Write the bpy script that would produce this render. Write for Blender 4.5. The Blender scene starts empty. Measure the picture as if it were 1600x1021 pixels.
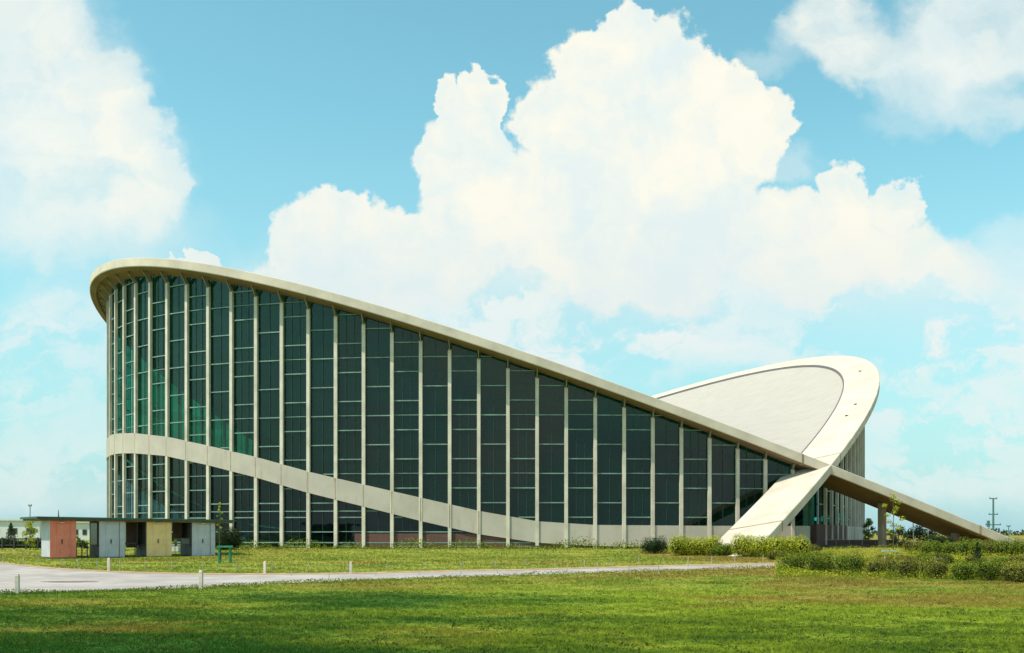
import bpy, bmesh, math, random
import numpy as np
from mathutils import Vector, Matrix
R = math.radians
random.seed(7); RNG = np.random.default_rng(7)
sc = bpy.context.scene
COL = sc.collection

# ------------------------------------------------------------------ camera
CAMZ = 1.15; F = 1644.0; HY = 834.0
cd = bpy.data.cameras.new('camera'); cam = bpy.data.objects.new('camera', cd); COL.objects.link(cam)
cam.location = (0, 0, CAMZ); cam.rotation_euler = (R(90), 0, 0)
cd.sensor_width = 36; cd.lens = 36 * F / 1600; cd.shift_y = (HY - 510.5) / 1600
cd.clip_start = .1; cd.clip_end = 8000
sc.camera = cam

# ------------------------------------------------------------------ light
SUN_AZ = (-.80, -.45); SUN_EL = 57
sl = bpy.data.lights.new('sun', 'SUN'); so = bpy.data.objects.new('sun', sl); COL.objects.link(so)
sl.energy = 4.2; sl.angle = R(.5); sl.color = (1, .94, .82)
h = math.hypot(*SUN_AZ); sdir = Vector((SUN_AZ[0]/h*math.cos(R(SUN_EL)), SUN_AZ[1]/h*math.cos(R(SUN_EL)), math.sin(R(SUN_EL))))
so.rotation_euler = sdir.to_track_quat('Z', 'Y').to_euler(); so.location = (0, 0, 60)
sc.view_settings.view_transform = 'Standard'; sc.view_settings.look = 'None'
sc.view_settings.exposure = 0.15; sc.view_settings.gamma = 1

# ------------------------------------------------------------------ node helpers
class NT:
    def __init__(s, nt): s.nt = nt; s.n = nt.nodes; s.l = nt.links
    def new(s, t, **k):
        n = s.n.new(t)
        for a, b in k.items(): setattr(n, a, b)
        return n
    def put(s, sock, v):
        if isinstance(v, bpy.types.NodeSocket): s.l.new(v, sock)
        elif v is not None:
            if isinstance(v, (tuple, list)) and len(v) == 3 and sock.type == 'RGBA': v = tuple(v) + (1,)
            sock.default_value = v
    def math(s, op, a, b=None, c=None, clamp=False):
        n = s.new('ShaderNodeMath', operation=op, use_clamp=clamp)
        s.put(n.inputs[0], a)
        if b is not None: s.put(n.inputs[1], b)
        if c is not None: s.put(n.inputs[2], c)
        return n.outputs[0]
    def vmath(s, op, a, b=None, out=0):
        n = s.new('ShaderNodeVectorMath', operation=op); s.put(n.inputs[0], a)
        if b is not None: s.put(n.inputs[1], b)
        return n.outputs[out]
    def noise(s, vec, scale, detail=4, rough=.5, dist=0, color=False):
        n = s.new('ShaderNodeTexNoise'); s.put(n.inputs['Vector'], vec)
        n.inputs['Scale'].default_value = scale; n.inputs['Detail'].default_value = detail
        n.inputs['Roughness'].default_value = rough; n.inputs['Distortion'].default_value = dist
        return n.outputs['Color' if color else 'Fac']
    def ramp(s, fac, lo, hi, a=0., b=1., smooth=True):
        n = s.new('ShaderNodeMapRange'); n.interpolation_type = 'SMOOTHSTEP' if smooth else 'LINEAR'
        s.put(n.inputs['Value'], fac)
        for k, v in zip(('From Min', 'From Max', 'To Min', 'To Max'), (lo, hi, a, b)): s.put(n.inputs[k], v)
        return n.outputs[0]
    def mix(s, fac, a, b, mode='MIX'):
        n = s.new('ShaderNodeMix', data_type='RGBA', blend_type=mode)
        s.put(n.inputs[0], fac); s.put(n.inputs[6], a); s.put(n.inputs[7], b)
        return n.outputs[2]
    def scale(s, vec, v):
        n = s.new('ShaderNodeMapping'); s.put(n.inputs[0], vec); n.inputs['Scale'].default_value = v
        return n.outputs[0]

# ------------------------------------------------------------------ sky
W = bpy.data.worlds.new('World'); sc.world = W; W.use_nodes = True
t = NT(W.node_tree); t.n.clear()
sky = t.new('ShaderNodeTexSky', sky_type='NISHITA'); sky.sun_disc = False
sky.sun_elevation = R(SUN_EL); sky.sun_rotation = math.atan2(sdir.x, sdir.y)
sky.air_density = 1.0; sky.dust_density = .6; sky.ozone_density = 1.2
tc = t.new('ShaderNodeTexCoord'); dirv = tc.outputs['Generated']
sep = t.new('ShaderNodeSeparateXYZ'); t.put(sep.inputs[0], dirv)
yy = t.math('MAXIMUM', t.math('ABSOLUTE', sep.outputs[1]), .15)
U0 = t.math('DIVIDE', sep.outputs[0], yy); V0 = t.math('DIVIDE', sep.outputs[2], yy)
cmb = t.new('ShaderNodeCombineXYZ'); t.put(cmb.inputs[0], U0); t.put(cmb.inputs[1], V0); t.put(cmb.inputs[2], 0.)
P2 = cmb.outputs[0]
# two scales of billow push the outline of every cloud about
n1 = t.noise(P2, 16, 5, .58, 0, True); n2 = t.noise(P2, 55, 4, .6, 0, True)
w1 = t.vmath('SCALE', t.vmath('SUBTRACT', n1, (.5, .5, .5))); w1.node.inputs['Scale'].default_value = .075
w2 = t.vmath('SCALE', t.vmath('SUBTRACT', n2, (.5, .5, .5))); w2.node.inputs['Scale'].default_value = .015
vor = t.new('ShaderNodeTexVoronoi', feature='SMOOTH_F1'); t.put(vor.inputs['Vector'], t.vmath('ADD', P2, w1)); vor.inputs['Scale'].default_value = 34
vor.inputs['Smoothness'].default_value = .6
PD = t.vmath('ADD', P2, t.vmath('ADD', w1, w2))
puff = t.math('MULTIPLY', t.math('SUBTRACT', vor.outputs['Distance'], .45), .35)
def blob(cx, cy, rx, ry, soft, a):
    # a lobe of cloud at a direction of the sky; cx.. as tangents of azimuth and elevation
    u, v = (cx-800)/F, (HY-cy)/F
    d = t.vmath('MULTIPLY', t.vmath('SUBTRACT', PD, (u, v, 0.)), (F/rx, F/ry, 0.))
    l = t.vmath('LENGTH', d, out=1)
    if soft < .3: l = t.math('ADD', l, puff)
    return t.ramp(l, 1+soft, 1-soft, 0., a)
def union(bl):
    m = None
    for b in bl:
        v = t.math('SUBTRACT', 1., blob(*b))
        m = v if m is None else t.math('MULTIPLY', m, v)
    return t.math('SUBTRACT', 1., m)
HARD = [(985,50,52,58,.07,.97),(985,85,75,75,.07,.97),(925,130,75,80,.07,.97),(1050,110,85,75,.07,.97),(1120,160,75,75,.07,.97),(1190,215,45,58,.09,.93),
        (880,200,75,85,.07,.97),(975,215,140,120,.08,.97),(1110,245,110,80,.12,.93),
        (760,165,40,52,.06,.97),(706,180,36,55,.06,.97),(725,250,72,90,.07,.97),(735,345,95,110,.1,.97),(860,330,130,120,.1,.97),
        (610,375,80,62,.08,.97),(525,360,68,56,.08,.97),(460,405,62,58,.10,.95),(1000,370,190,130,.12,.96),(1165,355,100,62,.12,.95),
        (1260,400,130,80,.14,.94),(1325,310,54,58,.08,.92),(1405,320,40,40,.10,.88),(1340,370,100,55,.16,.88),(1230,330,60,40,.14,.9),
        (1420,400,75,50,.2,.72),(1505,415,62,38,.18,.62),(314,398,27,18,.05,.9),(290,408,30,10,.1,.8),(100,60,48,90,.2,.35),(160,128,58,58,.16,.5),(205,205,66,62,.14,.6),(250,268,52,42,.14,.55),(225,320,60,30,.3,.4),(560,440,170,60,.2,.9)]
SOFT = [(30,60,120,140,.4,.8),(110,180,110,130,.4,.72),(200,215,72,64,.3,.5),(248,272,54,48,.3,.4),(110,280,150,110,.5,.6),(20,240,90,140,.5,.5),(215,325,70,40,.4,.5),
        (150,370,150,60,.6,.45),(90,480,110,42,.5,.66),(60,560,130,60,.5,.6),(50,650,180,40,.6,.5),(80,740,220,60,.6,.6),
        (800,470,420,100,.5,.86),(700,540,420,60,.6,.72),(930,575,45,26,.4,.66),(1150,480,330,90,.5,.72),
        (1300,55,70,55,.4,.72),(1285,18,55,38,.35,.72),(1345,92,75,42,.4,.66),(1190,105,45,28,.5,.3),(1525,55,115,95,.35,.85),(1450,130,75,42,.4,.66),(1560,180,90,30,.45,.6),(1545,215,30,20,.6,.3),
        (1590,370,60,50,.4,.45),(1480,470,220,75,.55,.8),(1420,545,130,50,.45,.85),(1570,550,100,65,.45,.85),(1480,640,170,50,.55,.8),(1500,730,220,60,.6,.65),(1300,520,180,60,.5,.75),(1250,260,36,22,.6,.35),
        (1420,190,60,24,.6,.3)]
mh, ms = union(HARD), union(SOFT)
wisp = t.noise(t.scale(PD, (1, 1.9, 1)), 9, 7, .62)
lowcl = t.noise(t.scale(PD, (1, 2.6, 1)), 7, 7, .6)      # banks of low cloud with blue between them
lowm = t.math('MULTIPLY', t.ramp(V0, .02, .06), t.ramp(V0, .30, .16))
ms = t.math('MULTIPLY', ms, t.ramp(wisp, .25, .62, .62, 1.))
ms = t.math('MULTIPLY', ms, t.math('SUBTRACT', 1., t.math('MULTIPLY', lowm, t.ramp(lowcl, .54, .43, 0., .9))))
# everywhere else of the sky: plain scattered cloud (behind the camera and overhead)
off = t.math('MAXIMUM', t.ramp(sep.outputs[1], .55, .3), t.ramp(V0, .62, .8))
far = t.math('MULTIPLY', off, t.ramp(t.noise(dirv, 3.2, 7, .6), .5, .62, 0., .85))
base = t.mix(1., sky.outputs[0], (1.25, 1.94, 1.48, 1), 'MULTIPLY')
haze = t.ramp(V0, .0, .40, .92, 0., False)
base = t.mix(haze, base, (2.9, 4.7, 5.5, 1))
fluff = t.math('ADD', t.math('MULTIPLY', t.noise(PD, 6, 4, .5), .6), t.math('MULTIPLY', t.noise(PD, 22, 5, .55), .4))
bright = t.mix(t.ramp(fluff, .36, .60), (5.9, 6.75, 6.75, 1), (7.6, 7.35, 6.35, 1))
lowf = t.ramp(V0, .14, .36, .75, 0.)
bright = t.mix(lowf, bright, (5.4, 6.2, 6.4, 1))
c = t.mix(t.math('MAXIMUM', ms, far), base, t.mix(.5, bright, (6.7, 7.1, 6.9, 1)))
c = t.mix(t.math('MULTIPLY', mh, t.math('SUBTRACT', 1., off)), c, bright)
bg = t.new('ShaderNodeBackground'); t.put(bg.inputs[0], c); bg.inputs[1].default_value = .12
wo = t.new('ShaderNodeOutputWorld'); t.l.new(bg.outputs[0], wo.inputs[0])

# ------------------------------------------------------------------ materials
def newmat(name):
    m = bpy.data.materials.new(name); m.use_nodes = True; q = NT(m.node_tree)
    return m, q, m.node_tree.nodes['Principled BSDF']
def plain(name, c, rough=.7, var=.25, scale=3., bump=.1, bscale=40, metal=0., spec=.4, stain=None):
    m, q, b = newmat(name); o = q.new('ShaderNodeTexCoord').outputs['Object']
    f = q.noise(o, scale, 6, .6)
    lo = tuple(x*(1-var) for x in c); hi = tuple(min(1, x*(1+var*.6)) for x in c)
    col = q.mix(q.ramp(f, .3, .7), lo, hi)
    if stain:
        sv = q.scale(o, stain[1]); s_ = q.noise(sv, 1., 5, .65)
        col = q.mix(q.ramp(s_, .55, .75, 0., stain[2]), col, stain[0])
    q.put(b.inputs['Base Color'], col); b.inputs['Roughness'].default_value = rough; b.inputs['Metallic'].default_value = metal
    b.inputs['Specular IOR Level'].default_value = spec
    if bump:
        bn = q.new('ShaderNodeBump'); bn.inputs['Strength'].default_value = bump; bn.inputs['Distance'].default_value = .02
        q.put(bn.inputs['Height'], q.noise(o, bscale, 4)); q.l.new(bn.outputs[0], b.inputs['Normal'])
    return m
M = {}
M['arch'] = plain('arch_concrete', (.62, .53, .425), .85, .16, .35, .25, 9, stain=((.40, .29, .19), (2.2, .9, .5), .16))
M['roof'] = plain('roof_membrane', (.45, .40, .345), .85, .05, .6, .05, 6, stain=((.34, .28, .22), (1.6, .10, .3), .28))
M['gutter'] = plain('gutter_metal', (.16, .14, .15), .6, .2)
M['column'] = plain('column_concrete', (.64, .57, .47), .8, .18, .8, .1, 30, stain=((.42, .27, .16), (2, 2, .15), .4))
M['band'] = plain('band_concrete', (.50, .44, .37), .85, .10, .5, .1, 30, stain=((.34, .23, .15), (2.2, 2.2, .22), .5))
M['transom'] = plain('transom_metal', (.19, .30, .25), .5, .3, 1.2)
M['mullion'] = plain('mullion_metal', (.035, .085, .065), .5, .2)
M['strut'] = plain('shaded_strut', (.30, .27, .20), .8, .2)  # brown-grey, darkened to carry the shade under the rim
M['pier'] = plain('brown_pier', (.36, .27, .19), .85, .25, 1.2)  # browner and darker than the column concrete
M['joint'] = plain('stained_joint', (.36, .24, .14), .9, .3, 2)
M['soffit'] = plain('shaded_soffit', (.24, .16, .11), .9, .2, .4, .2, 9)  # darker copy of the arch concrete, underside shade put into the colour
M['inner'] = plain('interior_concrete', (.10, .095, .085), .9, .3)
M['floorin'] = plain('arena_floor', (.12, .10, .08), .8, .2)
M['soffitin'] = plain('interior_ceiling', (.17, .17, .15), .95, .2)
def brick_mat():
    m, q, b = newmat('red_brick'); o = q.new('ShaderNodeTexCoord').outputs['Object']
    br = q.new('ShaderNodeTexBrick'); v = q.new('ShaderNodeSeparateXYZ'); q.put(v.inputs[0], o)
    cb = q.new('ShaderNodeCombineXYZ'); q.put(cb.inputs[0], q.math('ADD', v.outputs[0], v.outputs[1])); q.put(cb.inputs[1], v.outputs[2])
    q.put(br.inputs['Vector'], cb.outputs[0]); br.inputs['Scale'].default_value = 4.5
    q.put(br.inputs['Color1'], (.15, .06, .045)); q.put(br.inputs['Color2'], (.09, .045, .035)); q.put(br.inputs['Mortar'], (.11, .08, .065))
    q.put(b.inputs['Base Color'], br.outputs[0]); b.inputs['Roughness'].default_value = .85
    return m
M['brick'] = brick_mat()
def glass_mat(name, tint, mixd, diff):
    m, q, b = newmat(name); out = m.node_tree.nodes['Material Output']; q.n.remove(b)
    tr = q.new('ShaderNodeBsdfTransparent'); o0 = q.new('ShaderNodeTexCoord').outputs['Object']
    sp = q.new('ShaderNodeSeparateXYZ'); q.put(sp.inputs[0], o0); cb = q.new('ShaderNodeCombineXYZ')
    q.put(cb.inputs[0], q.new('ShaderNodeObjectInfo').outputs['Random']); q.put(cb.inputs[1], q.math('FLOOR', q.math('DIVIDE', q.math('SUBTRACT', sp.outputs[2], .12), 1.16)))
    wn = q.new('ShaderNodeTexWhiteNoise', noise_dimensions='2D'); q.put(wn.inputs['Vector'], cb.outputs[0])
    cell = q.ramp(wn.outputs['Value'], 0, 1, .72, 1.08, False)       # every pane of glass took the tint a little differently
    vm = q.vmath('SCALE', tint); q.put(vm.node.inputs['Scale'], cell); q.put(tr.inputs[0], vm)
    o = q.new('ShaderNodeTexCoord').outputs['Object']
    df = q.new('ShaderNodeBsdfDiffuse'); q.put(df.inputs[0], q.mix(q.ramp(q.noise(o, .45, 3), .3, .7), tuple(x*.7 for x in diff), diff))
    s1 = q.new('ShaderNodeMixShader'); s1.inputs[0].default_value = mixd; q.l.new(tr.outputs[0], s1.inputs[1]); q.l.new(df.outputs[0], s1.inputs[2])
    gl = q.new('ShaderNodeBsdfGlossy'); gl.inputs['Roughness'].default_value = .03
    bn = q.new('ShaderNodeBump'); bn.inputs['Strength'].default_value = .25; bn.inputs['Distance'].default_value = .02; q.put(bn.inputs['Height'], q.noise(o, .9, 2)); q.l.new(bn.outputs[0], gl.inputs['Normal'])
    ge = q.new('ShaderNodeNewGeometry'); dt = q.vmath('DOT_PRODUCT', ge.outputs['Normal'], ge.outputs['Incoming'], out=1)
    fr = q.math('ADD', .04, q.math('MULTIPLY', .9, q.math('POWER', q.math('SUBTRACT', 1., q.math('ABSOLUTE', dt)), 5.)))
    s2 = q.new('ShaderNodeMixShader'); q.put(s2.inputs[0], fr); q.l.new(s1.outputs[0], s2.inputs[1]); q.l.new(gl.outputs[0], s2.inputs[2])
    q.l.new(s2.outputs[0], out.inputs[0])
    return m
M['glass'] = glass_mat('green_heat_glass', (.08, .62, .47), .10, (.02, .14, .085))
M['clear'] = glass_mat('clear_glass', (.38, .55, .55), .12, (.012, .045, .04))

def leaf_mat(name, c1, c2, dry=None):
    m, q, b = newmat(name); o = q.new('ShaderNodeTexCoord').outputs['Object']
    oi = q.new('ShaderNodeObjectInfo').outputs['Random']
    v = q.vmath('ADD', o, q.vmath('SCALE', (7., 3., 5.))); v.node.inputs[1].links[0].from_node.inputs['Scale'].default_value = 1
    f = q.noise(v, 3.2, 4, .7); f2 = q.noise(o, 14, 2, .6)
    col = q.mix(q.ramp(q.math('ADD', q.math('MULTIPLY', f, .6), q.math('MULTIPLY', f2, .4)), .36, .64), c1, c2)
    if dry: col = q.mix(q.ramp(q.noise(o, 6, 2), .6, .72, 0., .8), col, dry)
    col = q.mix(q.ramp(oi, 0, 1, 0., .25, False), col, tuple(x*.5 for x in c2))
    q.put(b.inputs['Base Color'], col); b.inputs['Roughness'].default_value = .6; b.inputs['Specular IOR Level'].default_value = .08
    tl = q.new('ShaderNodeBsdfTranslucent'); q.put(tl.inputs[0], col)
    ms_ = q.new('ShaderNodeMixShader'); ms_.inputs[0].default_value = .14; out = m.node_tree.nodes['Material Output']
    q.l.new(b.outputs[0], ms_.inputs[1]); q.l.new(tl.outputs[0], ms_.inputs[2]); q.l.new(ms_.outputs[0], out.inputs[0])
    return m
M['leaf_yellow'] = leaf_mat('yellow_green_leaves', (.15, .20, .018), (.62, .60, .045))
M['leaf_mid'] = leaf_mat('mid_green_leaves', (.055, .095, .012), (.27, .32, .03))
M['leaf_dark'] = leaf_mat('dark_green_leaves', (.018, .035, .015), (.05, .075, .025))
M['leaf_rust'] = leaf_mat('rust_green_leaves', (.08, .085, .018), (.32, .29, .05), (.30, .10, .03))
M['leaf_weed'] = leaf_mat('weed_leaves', (.03, .06, .012), (.10, .13, .02))
M['leaf_far'] = leaf_mat('far_leaves', (.04, .07, .03), (.08, .11, .04))
M['bark'] = plain('bark', (.11, .085, .06), .9, .3, 8, .4)
def lawn_color(q, blades):
    g = q.new('ShaderNodeNewGeometry').outputs['Position']
    s = q.new('ShaderNodeSeparateXYZ'); q.put(s.inputs[0], g); X, D = s.outputs[0], s.outputs[1]
    big = q.noise(q.scale(g, (.5, 1, 1)), .16, 4, .6); mid = q.noise(q.scale(g, (.35, 1, 1)), .9, 4, .6); sm = q.noise(g, 7, 3, .6)
    nf = q.math('ADD', q.math('ADD', q.math('MULTIPLY', big, .5), q.math('MULTIPLY', mid, .25)), q.math('MULTIPLY', sm, .25))
    nf = q.math('ADD', nf, q.ramp(X, -9, 7, -.05, .05))          # lusher towards the left, limier towards the right
    nf = q.math('ADD', nf, q.ramp(D, 24, 34, 0., .05))
    near = q.mix(q.ramp(nf, .40, .62), (.035, .13, .013), (.35, .41, .03))
    stk_ = q.noise(q.scale(g, (.55, 2.4, 1)), 1.5, 5, .7); stm = q.noise(q.scale(g, (.5, 1, 1)), .35, 3, .5)
    near = q.mix(q.math('MULTIPLY', q.ramp(stk_, .50, .66), q.ramp(stm, .40, .6, .1, .8)), near, (.035, .055, .010))
    farc = q.mix(q.ramp(mid, .35, .65), (.22, .28, .035), (.42, .41, .065))
    # mown green lawn in the foreground, dry yellow field beyond the road
    col = q.mix(q.ramp(D, 36, 48), near, farc)
    # straw patches towards the right
    px = q.math('SUBTRACT', q.math('ADD', big, q.math('MULTIPLY', mid, .35)), .62)
    ri = q.math('MULTIPLY', q.ramp(X, 4, 14), q.ramp(D, 30, 38))
    col = q.mix(q.ramp(q.math('ADD', px, q.math('MULTIPLY', ri, .20)), .08, .24, 0., .7), col, (.34, .21, .05))
    col = q.mix(q.ramp(sm, .32, .6, .5, 0.), col, (.03, .05, .01))
    return col
m, q, b = newmat('lawn_soil'); M['lawn'] = m
q.put(b.inputs['Base Color'], q.mix(.12, lawn_color(q, False), (.06, .05, .02))); b.inputs['Roughness'].default_value = .95; b.inputs['Specular IOR Level'].default_value = .1
g_ = q.new('ShaderNodeNewGeometry').outputs['Position']; bn = q.new('ShaderNodeBump'); bn.inputs['Distance'].default_value = .06; bn.inputs['Strength'].default_value = .8
q.put(bn.inputs['Height'], q.noise(g_, 9, 5, .7)); q.l.new(bn.outputs[0], b.inputs['Normal'])
m, q, b = newmat('grass_blades'); M['blades'] = m
q.put(b.inputs['Base Color'], lawn_color(q, True)); b.inputs['Roughness'].default_value = .7; b.inputs['Specular IOR Level'].default_value = .15
tl = q.new('ShaderNodeBsdfTranslucent'); q.l.new(b.inputs['Base Color'].links[0].from_socket, tl.inputs[0]); mx = q.new('ShaderNodeMixShader'); mx.inputs[0].default_value = .35
q.l.new(b.outputs[0], mx.inputs[1]); q.l.new(tl.outputs[0], mx.inputs[2]); q.l.new(mx.outputs[0], m.node_tree.nodes['Material Output'].inputs[0])
M['road'] = plain('gravel_road', (.42, .36, .33), .95, .2, .5, .5, 25, stain=((.29, .23, .19), (.12, 1.3, 1), .7))
M['patch'] = plain('dark_road_patch', (.20, .13, .10), .9, .3, 2)
M['sand'] = plain('sandy_verge', (.42, .27, .14), .95, .3, 1.5, .3, 20)
M['postwhite'] = plain('white_post_paint', (.70, .58, .48), .7, .2, 6, .1, stain=((.35, .16, .08), (6, 6, 3), .7))
M['stake'] = plain('pale_stake', (.40, .40, .32), .7, .2)
M['pink'] = plain('coral_panel', (.82, .23, .15), .65, .12, 2, .05, stain=((.35, .15, .11), (3, 3, .5), .4))
M['blue'] = plain('pale_blue_panel', (.50, .49, .54), .65, .1, 2, .05, stain=((.30, .30, .26), (3, 3, .5), .4))
M['yellow'] = plain('pale_yellow_panel', (.84, .56, .26), .65, .1, 2, .05, stain=((.45, .33, .18), (3, 3, .5), .4))
M['shadebrown'] = plain('brown_with_side_shade', (.14, .085, .07), .7, .2, 2)  # on the booth side this dark brown stands in for shade
M['shadegrey'] = plain('grey_with_side_shade', (.15, .14, .13), .7, .2, 2)  # booth sides: shade from neighbour and canopy put into the grey
M['darkpane'] = plain('dark_booth_pane', (.02, .03, .03), .25, .2, 2, 0, spec=.5)
M['handle'] = plain('dark_handle', (.03, .03, .03), .4, .2)
M['canopytop'] = plain('green_canopy_edge', (.03, .10, .075), .6, .2, 3)
M['canopyunder'] = plain('rusty_underside', (.24, .13, .07), .8, .3, 2)
M['greenmetal'] = plain('green_painted_metal', (.05, .26, .14), .5, .2, 5)
M['bluegreen'] = plain('pale_green_paint', (.30, .50, .40), .6, .2, 5)
M['darkmetal'] = plain('dark_metal', (.05, .045, .045), .5, .2)
M['pale'] = plain('white_building_paint', (.62, .62, .60), .8, .08, .4)
M['pole'] = plain('weathered_blue_green_pole', (.09, .20, .19), .7, .2, 4)
M['lamp'] = plain('lamp_glass', (.6, .55, .45), .4, .1)

# ------------------------------------------------------------------ mesh helpers
def link(name, me, parent=None, mat=None):
    if mat is not None: me.materials.append(M[mat] if isinstance(mat, str) else mat)
    o = bpy.data.objects.new(name, me); COL.objects.link(o)
    if parent is not None: o.parent = parent
    return o
class MB:
    def __init__(s): s.v = []; s.f = []; s.m = []
    def add(s, vs, fs, mi=0):
        b_ = len(s.v); s.v += [tuple(x) for x in vs]; s.f += [tuple(i+b_ for i in f) for f in fs]; s.m += [mi]*len(fs); return s
    def box(s, c, d, ax=(1, 0), mi=0, tilt=None):
        """box centred c, size d, horizontal x-axis direction ax"""
        l = math.hypot(*ax); a = (ax[0]/l, ax[1]/l); n = (-a[1], a[0]); vs = []
        for k in (-1, 1):
            for j in (-1, 1):
                for i in (-1, 1):
                    x, y, z = i*d[0]/2, j*d[1]/2, k*d[2]/2
                    vs.append((c[0]+a[0]*x+n[0]*y, c[1]+a[1]*x+n[1]*y, c[2]+z))
        return s.add(vs, [(0,2,3,1),(4,5,7,6),(0,1,5,4),(2,6,7,3),(0,4,6,2),(1,3,7,5)], mi)
    def tube(s, p, q_, r0, r1=None, n=8, mi=0, caps=True):
        r1 = r0 if r1 is None else r1
        p, q_ = Vector(p), Vector(q_); d = (q_-p).normalized(); u = d.orthogonal().normalized(); w = d.cross(u); vs = []
        for c, r in ((p, r0), (q_, r1)):
            for i in range(n):
                a = 2*math.pi*i/n; vs.append(c+u*math.cos(a)*r+w*math.sin(a)*r)
        fs = [(i, (i+1) % n, n+(i+1) % n, n+i) for i in range(n)]
        if caps: fs += [tuple(range(n))[::-1], tuple(range(n, 2*n))]
        return s.add(vs, fs, mi)
    def prism(s, prof, o, ax, width, mi=0):
        """profile [(outward,z)] extruded by width along the horizontal normal of ax; o origin (x,y)"""
        t_ = (-ax[1], ax[0]); n = len(prof); vs = []
        for k in (-.5, .5):
            for a, z in prof: vs.append((o[0]+ax[0]*a+t_[0]*k*width, o[1]+ax[1]*a+t_[1]*k*width, z))
        fs = [tuple(range(n))[::-1], tuple(range(n, 2*n))] + [(i, (i+1) % n, n+(i+1) % n, n+i) for i in range(n)]
        return s.add(vs, fs, mi)
    def mesh(s, name, bevel=0):
        me = bpy.data.meshes.new(name); me.from_pydata(s.v, [], s.f); me.update()
        bm = bmesh.new(); bm.from_mesh(me); bmesh.ops.recalc_face_normals(bm, faces=bm.faces)
        if bevel: bmesh.ops.bevel(bm, geom=list(bm.edges), offset=bevel, segments=2, affect='EDGES', profile=.5)
        bm.to_mesh(me); bm.free(); return me
    def build(s, name, mat, parent=None, bevel=0): return link(name, s.mesh(name, bevel), parent, mat)
def tag(o, label, cat, group=None, kind=None):
    if label: o['label'] = label
    if cat: o['category'] = cat
    if group: o['group'] = group
    if kind: o['kind'] = kind
    return o
def empty(name, loc, rz=0):
    o = bpy.data.objects.new(name, None); COL.objects.link(o); o.location = loc; o.rotation_euler = (0, 0, rz); return o
def copy_tree(o, parent=None):
    c = o.copy(); COL.objects.link(c); c.parent = parent
    for ch in list(o.children): copy_tree(ch, c)
    return c
def soup(name, verts, nper, mat, parent=None, smooth=False):
    """verts (N*nper,3) -> N polygons"""
    n = len(verts)//nper; me = bpy.data.meshes.new(name); me.vertices.add(n*nper); me.vertices.foreach_set('co', np.asarray(verts, np.float32).ravel())
    me.loops.add(n*nper); me.loops.foreach_set('vertex_index', np.arange(n*nper, dtype=np.int32))
    me.polygons.add(n); me.polygons.foreach_set('loop_start', np.arange(0, n*nper, nper, dtype=np.int32))
    me.update(calc_edges=True); return link(name, me, parent, mat)

# ------------------------------------------------------------------ terrain: level at the arena, falling gently to the road
KD = np.array([-1e4, 0, 36, 44, 50, 60, 70, 78, 83, 1e5]); KZ = np.array([-1.07, -1.07, -1.05, -.97, -.80, -.42, -.33, -.06, 0, 0])
def zg(d): return np.interp(d, KD, KZ)
def at(px, py):
    ds = np.linspace(14, 140, 2600); yy_ = HY - F*(zg(ds)-CAMZ)/ds
    d = float(ds[np.argmin(abs(yy_-py))]); return Vector(((px-800)/F*d, d, float(zg(d))))
def atd(px, d, z=None): return Vector(((px-800)/F*d, d, float(zg(d)) if z is None else z))
def zat(py, d): return CAMZ + (HY-py)/F*d
xs = np.array([-4000, -1500, -500, -200, -100, -60, -30, 0, 30, 60, 100, 200, 500, 1500, 4000.])
dsn = np.concatenate([[-600, -60, 0], np.arange(10, 100, 1.), [120, 160, 250, 500, 1200, 3000, 6000]])
vs = [(x, d, float(zg(d))) for d in dsn for x in xs]; nx = len(xs)
fs = [(j*nx+i, j*nx+i+1, (j+1)*nx+i+1, (j+1)*nx+i) for j in range(len(dsn)-1) for i in range(nx-1)]
me = bpy.data.meshes.new('ground'); me.from_pydata(vs, [], fs); tag(link('ground', me, None, 'lawn'), None, None, kind='structure')
FARE = [(-500,866),(-200,872),(0,880),(50,886),(100,890),(170,894),(230,896),(320,898),(400,898),(500,897.5),(600,896),(700,893),(800,891.5),(900,889),(1000,886),(1100,883.5),(1200,881.5),(1300,880)]
NEARE = [(-500,955),(-200,936),(0,927),(100,925),(170,923),(250,921.5),(330,917.5),(400,913.5),(480,910.5),(560,907.5),(620,905.5),(700,903),(800,900),(900,896.5),(1000,893),(1100,890),(1200,886.5),(1300,882)]
def strip(name, lo, hi, pxs, lift, mat, nseg=14):
    vs, fs = [], []
    for i, p in enumerate(pxs):
        a = at(p, np.interp(p, *zip(*lo))); b_ = at(p, np.interp(p, *zip(*hi)))
        for k in range(nseg+1):
            v = a.lerp(b_, k/nseg); vs.append((v.x, v.y, float(zg(v.y))+lift))
        if i:
            for k in range(nseg): o_ = (i-1)*(nseg+1)+k; fs.append((o_, o_+1, o_+nseg+2, o_+nseg+1))
    me = bpy.data.meshes.new(name); me.from_pydata(vs, [], fs); return tag(link(name, me, None, mat), None, None, kind='structure')
PXS = np.arange(-500, 1301, 20)
strip('road', FARE, NEARE, PXS, .012, 'road')
pt = MB(); c0 = at(107, 910); pts_ = [(c0.x+1.15*math.cos(a_)*(1+.2*math.sin(3*a_)), c0.y+.35*math.sin(a_)) for a_ in np.linspace(0, 6.28, 25)[:-1]]
pt.add([(x, y, float(zg(y))+.022) for x, y in pts_], [tuple(range(24))]); tag(pt.build('road_patch', 'patch'), None, None, kind='structure')
strip('near_verge', [(p, y-.3) for p, y in NEARE], [(p, y+1.9) for p, y in NEARE], np.arange(960, 1291, 15), .018, 'sand', 4)
strip('verge', [(p, y-1.6) for p, y in FARE], [(p, y+.9) for p, y in FARE], PXS, .018, 'sand', 4)

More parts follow.
